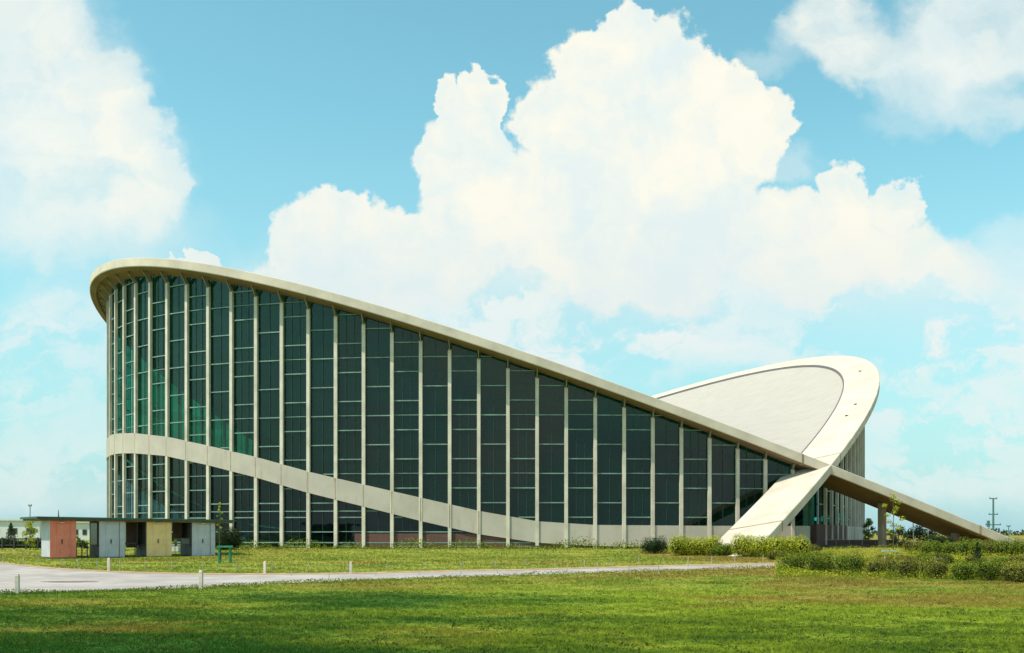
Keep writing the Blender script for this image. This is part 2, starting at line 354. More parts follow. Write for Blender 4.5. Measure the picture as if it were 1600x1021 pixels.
# ================================================================== ARENA
AY = R(33.734); CX, CY = -67.617, -100.411
AX0 = Vector((-CX*math.cos(AY)+CY*math.sin(AY), -CX*math.sin(AY)-CY*math.cos(AY), 0))
arena = empty('arena', AX0, AY)
tag(arena, 'huge glass walled arena under two crossed leaning parabolic concrete arches', 'arena')
L_, W_, ZC, S_, PP = 46., 44.886, 6.63, .404, .49
WD, WDB, TH, INS = 3.62, 3.94, .76, 1.8
def outer(u): u = np.asarray(u, float); return -L_+L_*np.abs(u)**(1/PP), W_*u
def frame_at(us, off):
    e = 1e-4; us = np.asarray(us, float); x, y = outer(us); x1, y1 = outer(us+e); x0, y0 = outer(us-e)
    dx, dy = x1-x0, y1-y0; l = np.hypot(dx, dy); return x+off*dy/l, y-off*dx/l, dy/l, -dx/l   # point offset inwards, inward normal
def planez(x): return ZC - S_*x
def wid(u): return WD+(WDB-WD)*min(abs(u), 1)**3
ULEG = 1.2
def arch_mesh(sg):
    mb = MB(); us = np.linspace(-ULEG, ULEG, 241); prof = [(0, -.04), (.04, 0), (1, 0), (1, 1), (.04, 1), (0, .96)]
    ring = []
    for u in us:
        w = wid(u)
        for fr, dn in [(0., .05), (.05, 0.), (w-.05, 0.), (w, .05), (w, TH-.30), (w-.05, TH-.25), (.62, TH-.25), (.58, TH), (.05, TH), (0., TH-.05)]:
            x, y, _, _ = frame_at(u, fr); ring.append((sg*float(x), float(y), float(planez(x))-dn))
    n = 10; fs = [(i*n+k, i*n+(k+1) % n, (i+1)*n+(k+1) % n, (i+1)*n+k) for i in range(len(us)-1) for k in range(n)]
    fs += [tuple(range(n)), tuple(range((len(us)-1)*n, len(us)*n))[::-1]]
    mb.add(ring, fs); return mb
def arch_obj(sg, lb):
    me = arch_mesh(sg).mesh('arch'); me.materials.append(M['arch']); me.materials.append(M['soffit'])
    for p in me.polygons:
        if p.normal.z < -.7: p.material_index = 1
    o = link('arch', me, arena); o['label'] = lb; return o
a1 = arch_obj(1, 'leaning arch peaking at the left, over the tall glass wall')
a2 = arch_obj(-1, 'leaning arch peaking at the right, behind the crossing')
def seam(sg, u, name='construction_joint', w=.10):
    ring = []
    for uu in (u, u+w/60):
        wd = wid(uu)
        for fr, dn in [(-.006, .05), (.05, -.006), (wd-.05, -.006), (wd+.006, .05), (wd+.006, TH-.30), (wd-.05, TH-.244), (.62, TH-.244), (.58, TH+.006), (.05, TH+.006), (-.006, TH-.05)]:
            x, y, _, _ = frame_at(uu, fr); ring.append((sg*float(x), float(y), float(planez(x))-dn))
    MB().add(ring, [(k, (k+1) % 10, 10+(k+1) % 10, 10+k) for k in range(10)]).build(name, 'joint', arena)
for sg, u in ((-1, -1.115), (1, -.978), (1, -1.12), (-1, -.97)): seam(sg, u)
def rim_find(sg, px, py):
    best = (1e9,)
    c_, s_ = math.cos(AY), math.sin(AY)
    for u in np.linspace(-1, .3, 260):
        for fr in np.linspace(.2, wid(u)-.2, 14):
            x, y, _, _ = frame_at(u, fr); x = float(x); y = float(y); X = AX0.x+sg*x*c_-y*s_; Y = AX0.y+sg*x*s_+y*c_; z = float(planez(x))
            e_ = (800+F*X/Y-px)**2+(HY-F*(z-CAMZ)/Y-py)**2
            if e_ < best[0]: best = (e_, sg*x, y, z)
    return best[1:]
for px, py in ((1345, 580), (1336, 632), (1324, 650)):
    x, y, z = rim_find(-1, px, py); MB().box((x, y, z+.02), (.22, .22, .12)).build('drain', 'darkpane', arena)
# roof: saddle hung between the inner rims
def rim_u_limit():
    us = np.linspace(0, 1.1, 2000); x, y, _, _ = frame_at(us, WD); return float(us[np.argmax(x > -.3)])
UR = rim_u_limit()
us = np.linspace(-UR, UR, 121); vs = []; NTT = 81
for u in us:
    x, y, _, _ = frame_at(u, wid(u)-.12); zi = float(planez(x))-.22; ym = float(frame_at(UR, WD)[1]); zm = 7.0+4.8*(1-min(1, (float(y)/ym)**2)); zm = min(zm, zi)
    for k in range(NTT):
        tt = -1+2*k/(NTT-1); vs.append((float(x)*-tt, float(y), zm+(zi-zm)*tt*tt))
fs = [(i*NTT+k, i*NTT+k+1, (i+1)*NTT+k+1, (i+1)*NTT+k) for i in range(len(us)-1) for k in range(NTT-1)]
n0 = len(vs); vs2 = [(x, y, z-.25) for x, y, z in vs]
rm = bpy.data.meshes.new('roof'); rm.from_pydata(vs, [], fs); rm.polygons.foreach_set('use_smooth', [True]*len(fs)); rf = link('roof', rm, arena, 'roof')
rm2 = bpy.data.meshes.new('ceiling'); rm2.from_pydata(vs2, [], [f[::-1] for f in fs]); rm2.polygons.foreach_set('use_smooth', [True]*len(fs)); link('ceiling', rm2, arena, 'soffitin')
for sg in (1, -1):     # dark gutter joint between rim and roof
    mb = MB(); ring = []
    ug = np.linspace(-UR*1.0, UR*1.0, 201)
    for u in ug:
        for fr, dn in ((wid(u)-.02, -.015), (wid(u)+.10, -.015), (wid(u)+.10, .26), (wid(u)-.02, .26)):
            x, y, _, _ = frame_at(u, fr); ring.append((sg*float(x), float(y), float(planez(x))-dn))
    mb.add(ring, [(i*4+k, i*4+(k+1) % 4, (i+1)*4+(k+1) % 4, (i+1)*4+k) for i in range(200) for k in range(4)]); mb.build('gutter', 'gutter', arena)

# wall line and its arc length from the apex
uw = np.linspace(-1.1, 1.1, 8001); wx, wy, wnx, wny = frame_at(uw, INS)
ws = np.concatenate([[0], np.cumsum(np.hypot(np.diff(wx), np.diff(wy)))]); ws -= np.interp(0, uw, ws)
def wallp(s, off=0):
    """s>0 towards the near crossing (y<0). returns x,y, outward normal"""
    u = float(np.interp(-s, ws, uw)); x, y, nx_, ny_ = frame_at(u, INS-off); return float(x), float(y), -float(nx_), -float(ny_)
BS = [-1.65,.95,2.85,5.08,9.73,14.39,18.99,23.58,28.3,32.87,37.47,42.14,46.72,51.35,55.89,66]
BT = [10.3,10.2,10.12,9.97,9.4,8.45,7.4,6.15,5.05,4.0,2.95,2.12,1.83,1.8,1.77,1.77]
BB = [8.42,8.37,8.32,8.2,7.76,6.85,5.75,4.45,3.3,2.15,1.10,.42,.16,.06,.0,.0]
def band1(s): s = abs(s); return float(np.interp(s, BS, BT)), float(np.interp(s, BS, BB))
def band2(s): s = abs(s); return float(np.interp(s, [0, 8, 20, 66], [3.2, 2.8, 1.85, 1.8])), float(np.interp(s, [0, 6, 15, 66], [1.0, .5, .1, .05]))
SCROSS = float(-np.interp(-W_*.9555, wy, ws)) if False else 64.3
PITCH = 2.305; S0 = .6
def bay_s(k): return S0+PITCH*k
def wall_strip(name, sgn, s0, s1, zf0, zf1, off0, off1, mat, n=None, label=None):
    """curved slab following the wall from s0 to s1 between offsets off0<off1 and heights zf0(s), zf1(s,off)"""
    n = n or max(2, int(abs(s1-s0)/.4)+1); ring = []
    for s in np.linspace(s0, s1, n):
        o1 = off1(s) if callable(off1) else off1
        for off, top in ((off0, 0), (o1, 0), (o1, 1), (off0, 1)):
            x, y, _, _ = wallp(s, off); z = (zf1(s, off) if top else zf0(s)); ring.append((sgn*x, y, z))
    fs = [(i*4+k, i*4+(k+1) % 4, (i+1)*4+(k+1) % 4, (i+1)*4+k) for i in range(n-1) for k in range(4)]+[(0, 1, 2, 3), tuple((n-1)*4+k for k in (3, 2, 1, 0))]
    o = MB().add(ring, fs).build(name, mat, arena)
    if label: o['label'] = label
    return o
wall_strip('concrete_band', 1, -SCROSS, SCROSS, lambda s: band1(s)[1], lambda s, o: band1(s)[0], -.2, lambda s: float(np.interp(abs(s), [0, 28, 40], [.315, .315, .2])), 'band', 260, 'wide concrete band sweeping down the tall glass wall')
wall_strip('concrete_band', -1, -SCROSS, 51.0, lambda s: band2(s)[1], lambda s, o: band2(s)[0], -.2, .25, 'band', 220, 'low concrete band under the right hand glass wall')
wall_strip('brick_wall', -1, 51.0, 63.6, lambda s: 0., lambda s, o: 1.9, -.2, .2, 'brick', 30)
wall_strip('brick_wall', 1, 27.5, 46., lambda s: 0., lambda s, o: min(1.15, band1(s)[1]+.02), .03, .10, 'brick', 30)
for k in range(-6, 17):
    mb = MB()
    s = bay_s(k)+.0; x, y, nx_, ny_ = wallp(s); b1, b0 = band1(s); mb.prism([(.30, b0+.01), (.322, b0+.01), (.322, b1-.01), (.30, b1-.01)], (x, y), (nx_, ny_), .045); mb.build('panel_joint', 'joint', arena)
def soff(x): return float(planez(x))-TH+.25
# columns with outward struts that carry the rim
def column(sgn, s):
    x, y, nx_, ny_ = wallp(s)
    def sz(o): xx, _, _, _ = wallp(s, o); return soff(xx)
    zs = sz(.2)
    f = min(1., max(.35, (zs-5)/12))     # struts shorten towards the crossing
    r_ = .3+.85*f; dz = .4+.35*f
    mb = MB(); ax = (sgn*nx_, ny_); mb.prism([(0, -.3), (.30, -.3), (.30, zs-dz), (.22, zs-dz+.1), (0, zs-dz+.1)], (sgn*x, y), ax, .27)
    co = mb.build('column', 'column', arena)
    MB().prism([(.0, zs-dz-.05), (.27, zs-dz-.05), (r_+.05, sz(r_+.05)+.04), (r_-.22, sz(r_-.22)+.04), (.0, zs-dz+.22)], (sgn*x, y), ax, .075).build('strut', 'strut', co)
    return co
for k in range(-6, 28): column(1, bay_s(k))
for k in range(2, 27): column(-1, bay_s(k))
# windows: one per bay above and below the band, each a frame of transoms and mullions with its pane
def window(sgn, k, up, bandf):
    s0, s1 = bay_s(k)+.135, bay_s(k+1)-.135
    xa, ya, na, nb = wallp(s0, 0); xb_, yb_, _, _ = wallp(s1, 0); Lw = math.hypot(xb_-xa, yb_-ya); ax = (sgn*(xb_-xa)/Lw, (yb_-ya)/Lw)
    if up: zb = [bandf(s)[0] for s in (s0, s1)]; zt = [soff(wallp(s, .05)[0])+.05 for s in (s0, s1)]
    else: zb = [0., 0.]; zt = [bandf(s)[1] for s in (s0, s1)]
    if min(zt[0]-zb[0], zt[1]-zb[1]) < .4: return
    P = lambda f, z, o=0.: (sgn*(xa+(xb_-xa)*f)+ (sgn*na)*o, ya+(yb_-ya)*f+nb*o, z)
    mb = MB()
    def bar(z, hh, dep):
        f0, f1 = 0., 1.
        for zz, lim, sgnm in ((z, zb, 1), (z, zt, -1)): pass
        # clip where the slanting head or sill cuts the transom
        ts = [f for f in np.linspace(0, 1, 21) if zb[0]+(zb[1]-zb[0])*f+.06 < z < zt[0]+(zt[1]-zt[0])*f-.06]
        if len(ts) < 3: return
        f0, f1 = ts[0], ts[-1]; fm = (f0+f1)/2; c_ = P(fm, z, dep/2+.02); mb.box(c_, (Lw*(f1-f0), dep, hh), ax)
    even = k % 2 == 0
    z = (1.28 if even else 2.45)-2.32
    while z < max(zt): bar(z, .085, .10); z += 2.32
    if not even:
        z = 1.31
        while z < max(zt): bar(z, .05, .05); z += 4.64
    if not up: bar(.42, .08, .1); bar(2.95, .07, .08)
    for f in ((.5,) if even else (1/3, 2/3)):
        z0, z1 = zb[0]+(zb[1]-zb[0])*f, zt[0]+(zt[1]-zt[0])*f
        c_ = P(f, (z0+z1)/2, .03); mb.box(c_, (.022, .04, z1-z0), ax, 1)
    for f, w in ((0., .05), (1., .05)):
        z0, z1 = zb[0]+(zb[1]-zb[0])*f, zt[0]+(zt[1]-zt[0])*f
        c_ = P(f, (z0+z1)/2, .03); mb.box(c_, (w, .06, z1-z0), ax, 1)
    me = mb.mesh('window'); me.materials.append(M['transom']); me.materials.append(M['mullion'])
    # material index per face survived recalc order
    me.polygons.foreach_set('material_index', mb.m)
    w = link('window', me, arena)
    pn = MB().add([P(0, zb[0], -.02), P(1, zb[1], -.02), P(1, zt[1], -.02), P(0, zt[0], -.02)], [(0, 1, 2, 3)]); pn.build('pane', 'glass' if up else 'clear', w)
for k in range(-7, 27): window(1, k, True, band1)
for k in range(-7, 19): window(1, k, False, band1)
for k in range(1, 27): window(-1, k, True, band2)
# the far walls: one glazed run each with its mullions
for sgn, bf, kk in ((1, band1, -7), (-1, band2, 1)):
    e0 = bay_s(kk)
    wall_strip('far_glass_wall', sgn, -SCROSS, e0, lambda s: bf(s)[0], lambda s, o: soff(wallp(s, 0)[0])+.05, -.03, -.02, 'glass', 120)
    wall_strip('far_lower_glass_wall', sgn, -SCROSS, e0, lambda s: 0., lambda s, o: bf(s)[1], -.03, -.02, 'clear', 120)
    mb = MB(); s = e0
    while s > -SCROSS:
        s -= PITCH; x, y, nx_, ny_ = wallp(s); zz = soff(wallp(s, .3)[0])
        mb.prism([(0, 0), (.30, 0), (.30, zz+.05), (0, zz+.05)], (sgn*x, y), (sgn*nx_, ny_), .27)
    mb.build('far_columns', 'column', arena)['kind'] = 'stuff'
# inside: floor, and two banks of seats, the far side raised as a sky blocker
def bank(sgn, bf):
    n = 90; ring = []; prof = []
    for s in np.linspace(-63, 58, n):
        x, y, _, _ = wallp(s, -.6); zt = max(bf(s)[0]-.1, 1.2)
        if sgn == -1: zt = max(1.2, min(band1(s)[0]*1.75, soff(wallp(s, 0)[0])-2.2))
        if s < (-40 if sgn == 1 else -4): zt = soff(wallp(s, 0)[0])-.2  # added height up to the soffit blocks bright sky behind the glass
        for j in range(11):
            f = j/10; px_, py_ = x*(1-f*.52), y*(1-f*.42); ring.append((sgn*px_, py_, max(.4, zt*(1-f)+.4*f)))
    fs = [(i*11+j, i*11+j+1, (i+1)*11+j+1, (i+1)*11+j) for i in range(n-1) for j in range(10)]
    o = MB().add(ring, fs).build('seating_bank_sky_block', 'inner', arena)
bank(1, band1); bank(-1, band2)
fl = MB(); pts = []
for sgn in (1, -1):
    sv = np.linspace(-SCROSS, SCROSS, 80)*(1 if sgn == 1 else -1)
    for s in sv: x, y, _, _ = wallp(s, -.1); pts.append((sgn*x, y, .05))
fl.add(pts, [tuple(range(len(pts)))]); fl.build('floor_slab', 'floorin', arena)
# piers under the springing legs and beside the entrance
def local(v): c_, s_ = math.cos(-AY), math.sin(-AY); x, y = v[0]-AX0.x, v[1]-AX0.y; return (x*c_-y*s_, x*s_+y*c_)
def pier(px, frac, wx_, wy_):
    # on the centre line of the left arch's leg, where it stands over the ground
    best = min(((abs((lambda X, Y: 800+F*X/Y-px)(*wpt(u, frac)[:2])), u) for u in np.linspace(1.0, 1.19, 600)))[1]
    x, y, _, _ = frame_at(-best, frac*WDB); z = float(planez(x))-TH+.27
    MB().box((float(x), float(y), (z-.3)/2), (wx_, wy_, z+.3), (1, 0)).build('pier', 'pier', arena, .02)
def wpt(u, frac):
    x, y, _, _ = frame_at(-u, frac*WDB); c_, s_ = math.cos(AY), math.sin(AY); return (float(AX0.x+x*c_-y*s_), float(AX0.y+x*s_+y*c_))
pier(1378, .62, .5, .5); pier(1493, .6, .55, .55)
for dx_ in (1259, 1268):
    l = local(atd(dx_, 90)); MB().box((l[0], l[1], 2.7), (.30, .36, 6.0), (1, 0)).build('pier', 'column', arena, .01)

# ================================================================== VEGETATION
def leafquads(pts, size, nrm=None):
    n = len(pts); d = RNG.normal(size=(n, 3)); e = RNG.normal(size=(n, 3))
    if nrm is not None:      # leaves face outwards from their branch, roughly
        m = nrm+RNG.normal(size=(n, 3))*.38; m /= np.linalg.norm(m, axis=1)[:, None]; d -= (d*m).sum(1)[:, None]*m
        d /= np.linalg.norm(d, axis=1)[:, None]; e = np.cross(m, d)
    else:
        d /= np.linalg.norm(d, axis=1)[:, None]; e -= (e*d).sum(1)[:, None]*d
    e /= np.linalg.norm(e, axis=1)[:, None]
    sz = size*RNG.uniform(.6, 1.3, n)[:, None]; a, b_ = d*sz, e*sz*.55
    return np.stack([pts-a*.5, pts+b_*.5, pts+a*.5, pts-b_*.5], 1).reshape(-1, 3)
def crown_points(lobes, n, shell=.55, normals=False):
    out = []; nn = []; vol = np.array([l[3]*l[4]*l[5] for l in lobes])**.67; vol = vol/vol.sum()
    for l, w in zip(lobes, vol):
        k = max(6, int(n*w)); v = RNG.normal(size=(k, 3)); v /= np.linalg.norm(v, axis=1)[:, None]
        r = RNG.uniform(shell, 1.05, k)**.7
        # clumps: bulge the shell unevenly
        bul = 1+.18*np.sin(v[:, 0]*7+l[0]*3)*np.sin(v[:, 1]*6+l[1]*5+1)*np.cos(v[:, 2]*8)
        out.append(np.array(l[:3])+v*np.array(l[3:6])*(r*bul)[:, None]); nn.append(v)
    return (np.concatenate(out), np.concatenate(nn)) if normals else np.concatenate(out)
def rnd_lobes(w, d, h, n, z0=0.):
    L = []
    for i in range(n):
        a = random.uniform(0, 6.28); r = random.uniform(.1, .62); rr = random.uniform(.28, .42)
        L.append((math.cos(a)*r*w/2, math.sin(a)*r*d/2, z0+h*random.uniform(.3, .68), w*rr, d*rr, h*random.uniform(.28, .36)))
    return L
def shrub(name, loc, w, d, h, mat, label, group=None, n=1500, leaf=.07, lobes=None, cat='shrub', stem=True):
    root = empty(name, loc, random.uniform(0, .4)); tag(root, label, cat, group)
    lob = lobes or rnd_lobes(w, d, h, max(4, int(5+3*w/h)))
    p, pn_ = crown_points(lob, n, .6, True); k_ = p[:, 2] > .01; p, pn_ = p[k_], pn_[k_]
    p2, pn2 = crown_points(lob, n*2, .8, True); k_ = p2[:, 2] > .01; p2, pn2 = p2[k_], pn2[k_]
    soup('foliage', np.concatenate([leafquads(p, leaf, pn_), leafquads(p2, leaf*.6, pn2)]), 4, mat, root)
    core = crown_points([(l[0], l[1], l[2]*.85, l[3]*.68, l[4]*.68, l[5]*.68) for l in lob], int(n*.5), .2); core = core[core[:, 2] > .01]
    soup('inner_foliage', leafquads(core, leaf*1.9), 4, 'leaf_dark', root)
    if stem:
        mb = MB()
        for i in range(5):
            l = random.choice(lob); mb.tube((random.uniform(-.06, .06), random.uniform(-.05, .05), -.05), (l[0]*.8, l[1]*.8, l[2]), .025, .008, 5)
        mb.build('stem', 'bark', root)
    return root
def tree(name, loc, h, cr, ch, mat, label, group=None, n=1800, leaf=.12, trunk_r=.06, nlob=9, sparse=False, lean=0.):
    root = empty(name, loc); tag(root, label, 'tree', group); mb = MB(); lob = []
    top = Vector((lean, 0, h*.93)); mb.tube((0, 0, -.1), (lean*.5, 0, h*.55), trunk_r, trunk_r*.65, 7); mb.tube((lean*.5, 0, h*.55), top, trunk_r*.65, trunk_r*.2, 6)
    for i in range(nlob):
        z = h-ch+ch*(i+.5)/nlob; f = math.sin(math.pi*min(1, (i+.8)/nlob))**.6; a = i*2.4+random.random()
        r = cr*f*random.uniform(.4, .75); c_ = Vector((math.cos(a)*r+lean*z/h, math.sin(a)*r, z)); s = cr*random.uniform(.32, .5)
        if sparse: s *= .55
        lob.append((c_.x, c_.y, c_.z, s, s, s*.85)); b0 = Vector((lean*z/h, 0, max(h*.2, z-cr*.7))); mb.tube(b0, c_, trunk_r*.3, trunk_r*.1, 5)
    p, pn_ = crown_points(lob, n, .2, True); soup('crown', leafquads(p, leaf, pn_), 4, mat, root); mb.build('trunk', 'bark', root)
    return root
def conifer(name, loc, h, r, mat, label, n=1500, leaf=.14, group=None):
    root = empty(name, loc); tag(root, label, 'tree', group)
    z = RNG.uniform(.08, 1, n); a = RNG.uniform(0, 6.28, n); rr = r*(1-z)**.8*RNG.uniform(.4, 1.05, n)*(1+.2*np.sin(z*40))
    soup('crown', leafquads(np.stack([rr*np.cos(a), rr*np.sin(a), z*h], 1), leaf), 4, mat, root)
    MB().tube((0, 0, -.1), (0, 0, h*.9), r*.12, r*.02, 6).build('trunk', 'bark', root); return root

# ---- bushes round the foot of the springing leg
def pxshrub(x0, x1, ytop, ybot, mat, label, depthf=.8, group=None, n=1500, leaf=.09, name='shrub', d=None):
    c_ = at((x0+x1)/2, ybot) if d is None else atd((x0+x1)/2, d); s = c_.y/F
    w = (x1-x0)*s; h_ = max(.2, (zat(ytop, c_.y)-c_.z)*1.14); nl = max(4, int(3+2.6*w/h_)); lob = []
    for i in range(nl):
        fx = ((i+.5)/nl-.5)*.82; rr = max(.5*w/nl*1.25, h_*.36)
        lob.append((fx*w, random.uniform(-.25, .25)*h_, h_*random.uniform(.34, .5), min(rr, w*.5), h_*.42, h_*random.uniform(.42, .54)))
    r_ = shrub(name, c_, w, w*depthf, h_, mat, label, group, n, leaf, lob); r_.rotation_euler = (0, 0, 0); return r_
pxshrub(1005, 1040, 839, 865, 'leaf_dark', 'small dark green bush against the concrete band left of the yellow bush')
pxshrub(1043, 1130, 838, 868, 'leaf_yellow', 'yellow green clipped bush left of the foot of the pale slanting leg', n=5000)
pxshrub(1112, 1148, 850, 869, 'leaf_mid', 'low dark green bush right at the toe of the pale slanting leg', n=1500)
pxshrub(1140, 1268, 838, 871, 'leaf_yellow', 'widest yellow green clipped bush, spreading to the right of the slanting leg', n=8000)
pxshrub(1225, 1282, 851, 870, 'leaf_rust', 'low rusty green bush at the right end of the wide yellow green bush', n=2200)
ORDS = 'leftmost second third fourth fifth sixth seventh eighth ninth tenth eleventh twelfth rightmost'.split()
def osh(i, n): return 'rightmost' if i == n-1 else ('leftmost' if i == 0 else ORDS[i]+' from the left,')
LOOK = {'leaf_mid': 'mid green', 'leaf_rust': 'rusty green', 'leaf_yellow': 'yellow green'}
# ---- planted rows on the right
rows = []
for i, px in enumerate((1238, 1284, 1330, 1376, 1418, 1462, 1505, 1548, 1590)):
    yb = 893+i*1.9; rows.append((px, 868+i*1.4, yb))
for i, (px, yt, yb) in enumerate(rows):
    w = random.uniform(17, 25)
    mt = random.choice(['leaf_mid', 'leaf_rust', 'leaf_mid'])
    pxshrub(px-w, px+w, yt-3+random.uniform(-5, 3), yb+2, mt, osh(i, 9)+' '+LOOK[mt]+' shrub of the front row on the right', group='front row of shrubs on the right', n=1500, leaf=.065)
for i in range(13):
    px = 1222+i*31+random.uniform(-8, 8); yb = 877+i*.5+random.uniform(-3, 4); w = random.uniform(12, 22)
    mt = random.choice(['leaf_mid', 'leaf_yellow', 'leaf_rust'])
    pxshrub(px-w, px+w, yb-random.uniform(11, 18), yb, mt, osh(i, 13)+' low '+LOOK[mt]+' shrub just behind the front row', group='second row of shrubs on the right', n=1000, leaf=.07)
for i in range(9):
    px = 1432+i*21; w = random.uniform(14, 20); yb = 868+random.uniform(-2, 3)
    mt = random.choice(['leaf_mid', 'leaf_mid', 'leaf_rust'])
    pxshrub(px-w, px+w, 846-i*.6+random.uniform(-3, 4), yb, mt, osh(i, 9)+' tall '+LOOK[mt]+' shrub of the back hedge at far right', group='back hedge shrubs at far right', n=1300, leaf=.09)
pxshrub(1445, 1488, 838, 856, 'leaf_dark', 'dark domed bush under the lower end of the long sloping leg', n=1800, leaf=.12, d=84)
c_ = at(1527, 888); conifer('upright_shrub', c_, (888-848)/F*c_.y, .36, 'leaf_dark', 'narrow dark upright evergreen among the shrubs at far right', n=1500, leaf=.07)
pxshrub(1462, 1490, 866, 884, 'leaf_dark', 'small dark reddish shrub left of the narrow evergreen', n=900, leaf=.06)
c_ = at(1396, 866); tree('young_tree', c_, (866-772)/F*c_.y, 1.0, 2.9, 'leaf_yellow', 'thin young tree with sparse yellow leaves before the pier under the sloping leg', n=520, leaf=.13, trunk_r=.035, nlob=13, sparse=True)
tree('dense_tree', atd(1404, 84), zat(826, 84), .95, 1.5, 'leaf_dark', 'dark bushy tree right of the pier under the sloping leg', n=1500, leaf=.13)
tree('green_tree', atd(1357, 100), zat(812, 100), .8, 2.2, 'leaf_mid', 'green tree at the right edge of the low concrete band', n=1500, leaf=.15)
tree('grey_tree', atd(1437, 130), zat(826, 130), 2.2, 1.4, 'leaf_far', 'hazy round tree under the sloping leg between two thin poles', n=1200, leaf=.25)
for px, yt, d, lb in ((1427, 818, 105, 'thin pale pole under the sloping leg, left one of two'), (1450, 828, 105, 'thin pale pole under the sloping leg, right one of two')):
    e = empty('pole', atd(px, d)); tag(e, lb, 'pole'); z = zat(yt, d)+1.2
    MB().tube((0, 0, -.1), (0, 0, z), .06, .05).build('shaft', 'postwhite', e); MB().tube((0, 0, z), (0, 0, z+.06), .08).build('cap', 'postwhite', e)
# ---- left: hedge, trees, buildings beyond
for i in range(5):
    px = -40+i*24
    pxshrub(px-16, px+16, 843+random.uniform(-2, 3), 861, 'leaf_dark', osh(i, 5)+' dark clipped shrub of the hedge at far left', group='dark hedge shrubs at far left', n=900, leaf=.14, d=83)
conifer('small_conifer', atd(17, 120), zat(817, 120), .8, 'leaf_far', 'small pointed conifer before the white building at far left')
tree('young_tree', atd(47, 78), zat(812, 78), .75, 2.0, 'leaf_yellow', 'young bright green tree left of the coral booth', n=800, leaf=.13, trunk_r=.04)
tree('round_tree', atd(131, 82), zat(846, 82), .55, .5, 'leaf_dark', 'small dark round tree seen in the gap right of the coral booth', n=500, leaf=.12, nlob=5)
tree('round_tree', atd(121, 86), zat(838, 86), .4, .8, 'leaf_mid', 'small green tree touching the coral booth on its right', n=400, leaf=.12, nlob=5)
# small clipped trees between booths, one in a white planter
c_ = atd(273.5, 74); tr = tree('clipped_tree', (c_.x, c_.y, c_.z), zat(839, 74)-c_.z, .28, .62, 'leaf_mid', 'small clipped tree between the yellow booth and the last blue booth', n=900, leaf=.06, trunk_r=.03, nlob=5)
pl = empty('planter', atd(274, 75.2)); tag(pl, 'white box planter behind the little clipped tree between the booths', 'planter')
mb = MB(); mb.box((0, 0, .26), (.58, .5, .5)); mb.build('box', 'pale', pl, .015); MB().box((0, 0, .53), (.66, .58, .05)).build('rim', 'pale', pl, .008)
pxshrub(338, 372, 827, 852, 'leaf_dark', 'dark bush against the glass wall behind the green metal frame', n=2600, leaf=.12, d=78)
tree('young_tree', atd(343, 77), zat(783, 77), .42, 2.0, 'leaf_yellow', 'slim yellow green young tree before the glass wall behind the canopy', n=420, leaf=.12, trunk_r=.03, sparse=True)
# ground cover at the foot of the glass wall
pp = []
for px in np.arange(372, 1200, .55):
    d0 = 80.2+RNG.normal()*.45; x = (px-800)/F*d0; hh = .62*abs(math.sin(px*.05)+math.sin(px*.023)*1.2+random.uniform(-.6, .9))*.55+.05
    for j in range(5): pp.append((x+RNG.normal()*.12, d0+RNG.normal()*.2, zg(d0)+random.uniform(0, hh)))
tag(soup('ground_cover', leafquads(np.array(pp), .14), 4, 'leaf_mid'), 'low green planting along the foot of the long glass wall', 'ground cover', kind='stuff')
pp = []
for i in range(90000):
    px = random.uniform(1210, 1680); py = random.uniform(860, 897+max(0, (px-1210))*.03)
    if px < 1285 and py < 872: continue
    ds_ = 30+ (897-py)*0
    a_ = HY; d_ = np.interp(py, [860, 870, 880, 890, 900, 912], [77.5, 69.5, 56, 50.5, 47.5, 44.5]); x = (px-800)/F*d_
    den = math.sin(x*1.3+d_*.7)+math.sin(x*.6-d_*1.1)
    if den+random.uniform(-1, 1) < -.4: continue
    pp.append((x, d_, zg(d_)+random.uniform(0, .27)*(1+.5*den)))
pp = [p_ for p_ in pp if p_[1] > 48 or random.random() < .35]
tag(soup('ground_cover', leafquads(np.array(pp), .06), 4, 'leaf_yellow'), 'leafy yellow green ground cover between the shrub rows on the right', 'ground cover', kind='stuff')
pp = []
for i in range(50000):
    px = random.uniform(1212, 1680); py = random.uniform(863, 903+max(0, (px-1210))*.018)
    if px < 1285 and py < 872: continue
    d_ = np.interp(py, [860, 870, 880, 890, 900, 912], [77.5, 69.5, 56, 50.5, 47.5, 44.5]); x = (px-800)/F*d_
    den = math.sin(x*2.9+d_*1.7)*math.sin(x*1.1-d_*2.3+2)+.5*math.sin(x*5.3)
    if den+random.uniform(-.5, .5) < .25: continue
    pp.append((x, d_, zg(d_)+random.uniform(0, .5)*min(1.3, den)))
tag(soup('undergrowth', leafquads(np.array(pp), .065), 4, 'leaf_mid'), 'ragged darker undergrowth among the shrubs on the right', 'undergrowth', kind='stuff')
# distant tree line
pp = []
for a in np.arange(-900, 900, .45):
    hh = 2.2+1.6*abs(math.sin(a*.021)+.6*math.sin(a*.057+1))+.6*math.sin(a*.21)
    for j in range(3): pp.append((a+random.uniform(-1, 1), 620+random.uniform(-12, 12), random.uniform(0, hh)))
tag(soup('distant_woods', leafquads(np.array(pp), 2.2), 4, 'leaf_far'), 'low distant line of trees along the horizon', 'woods', kind='stuff')

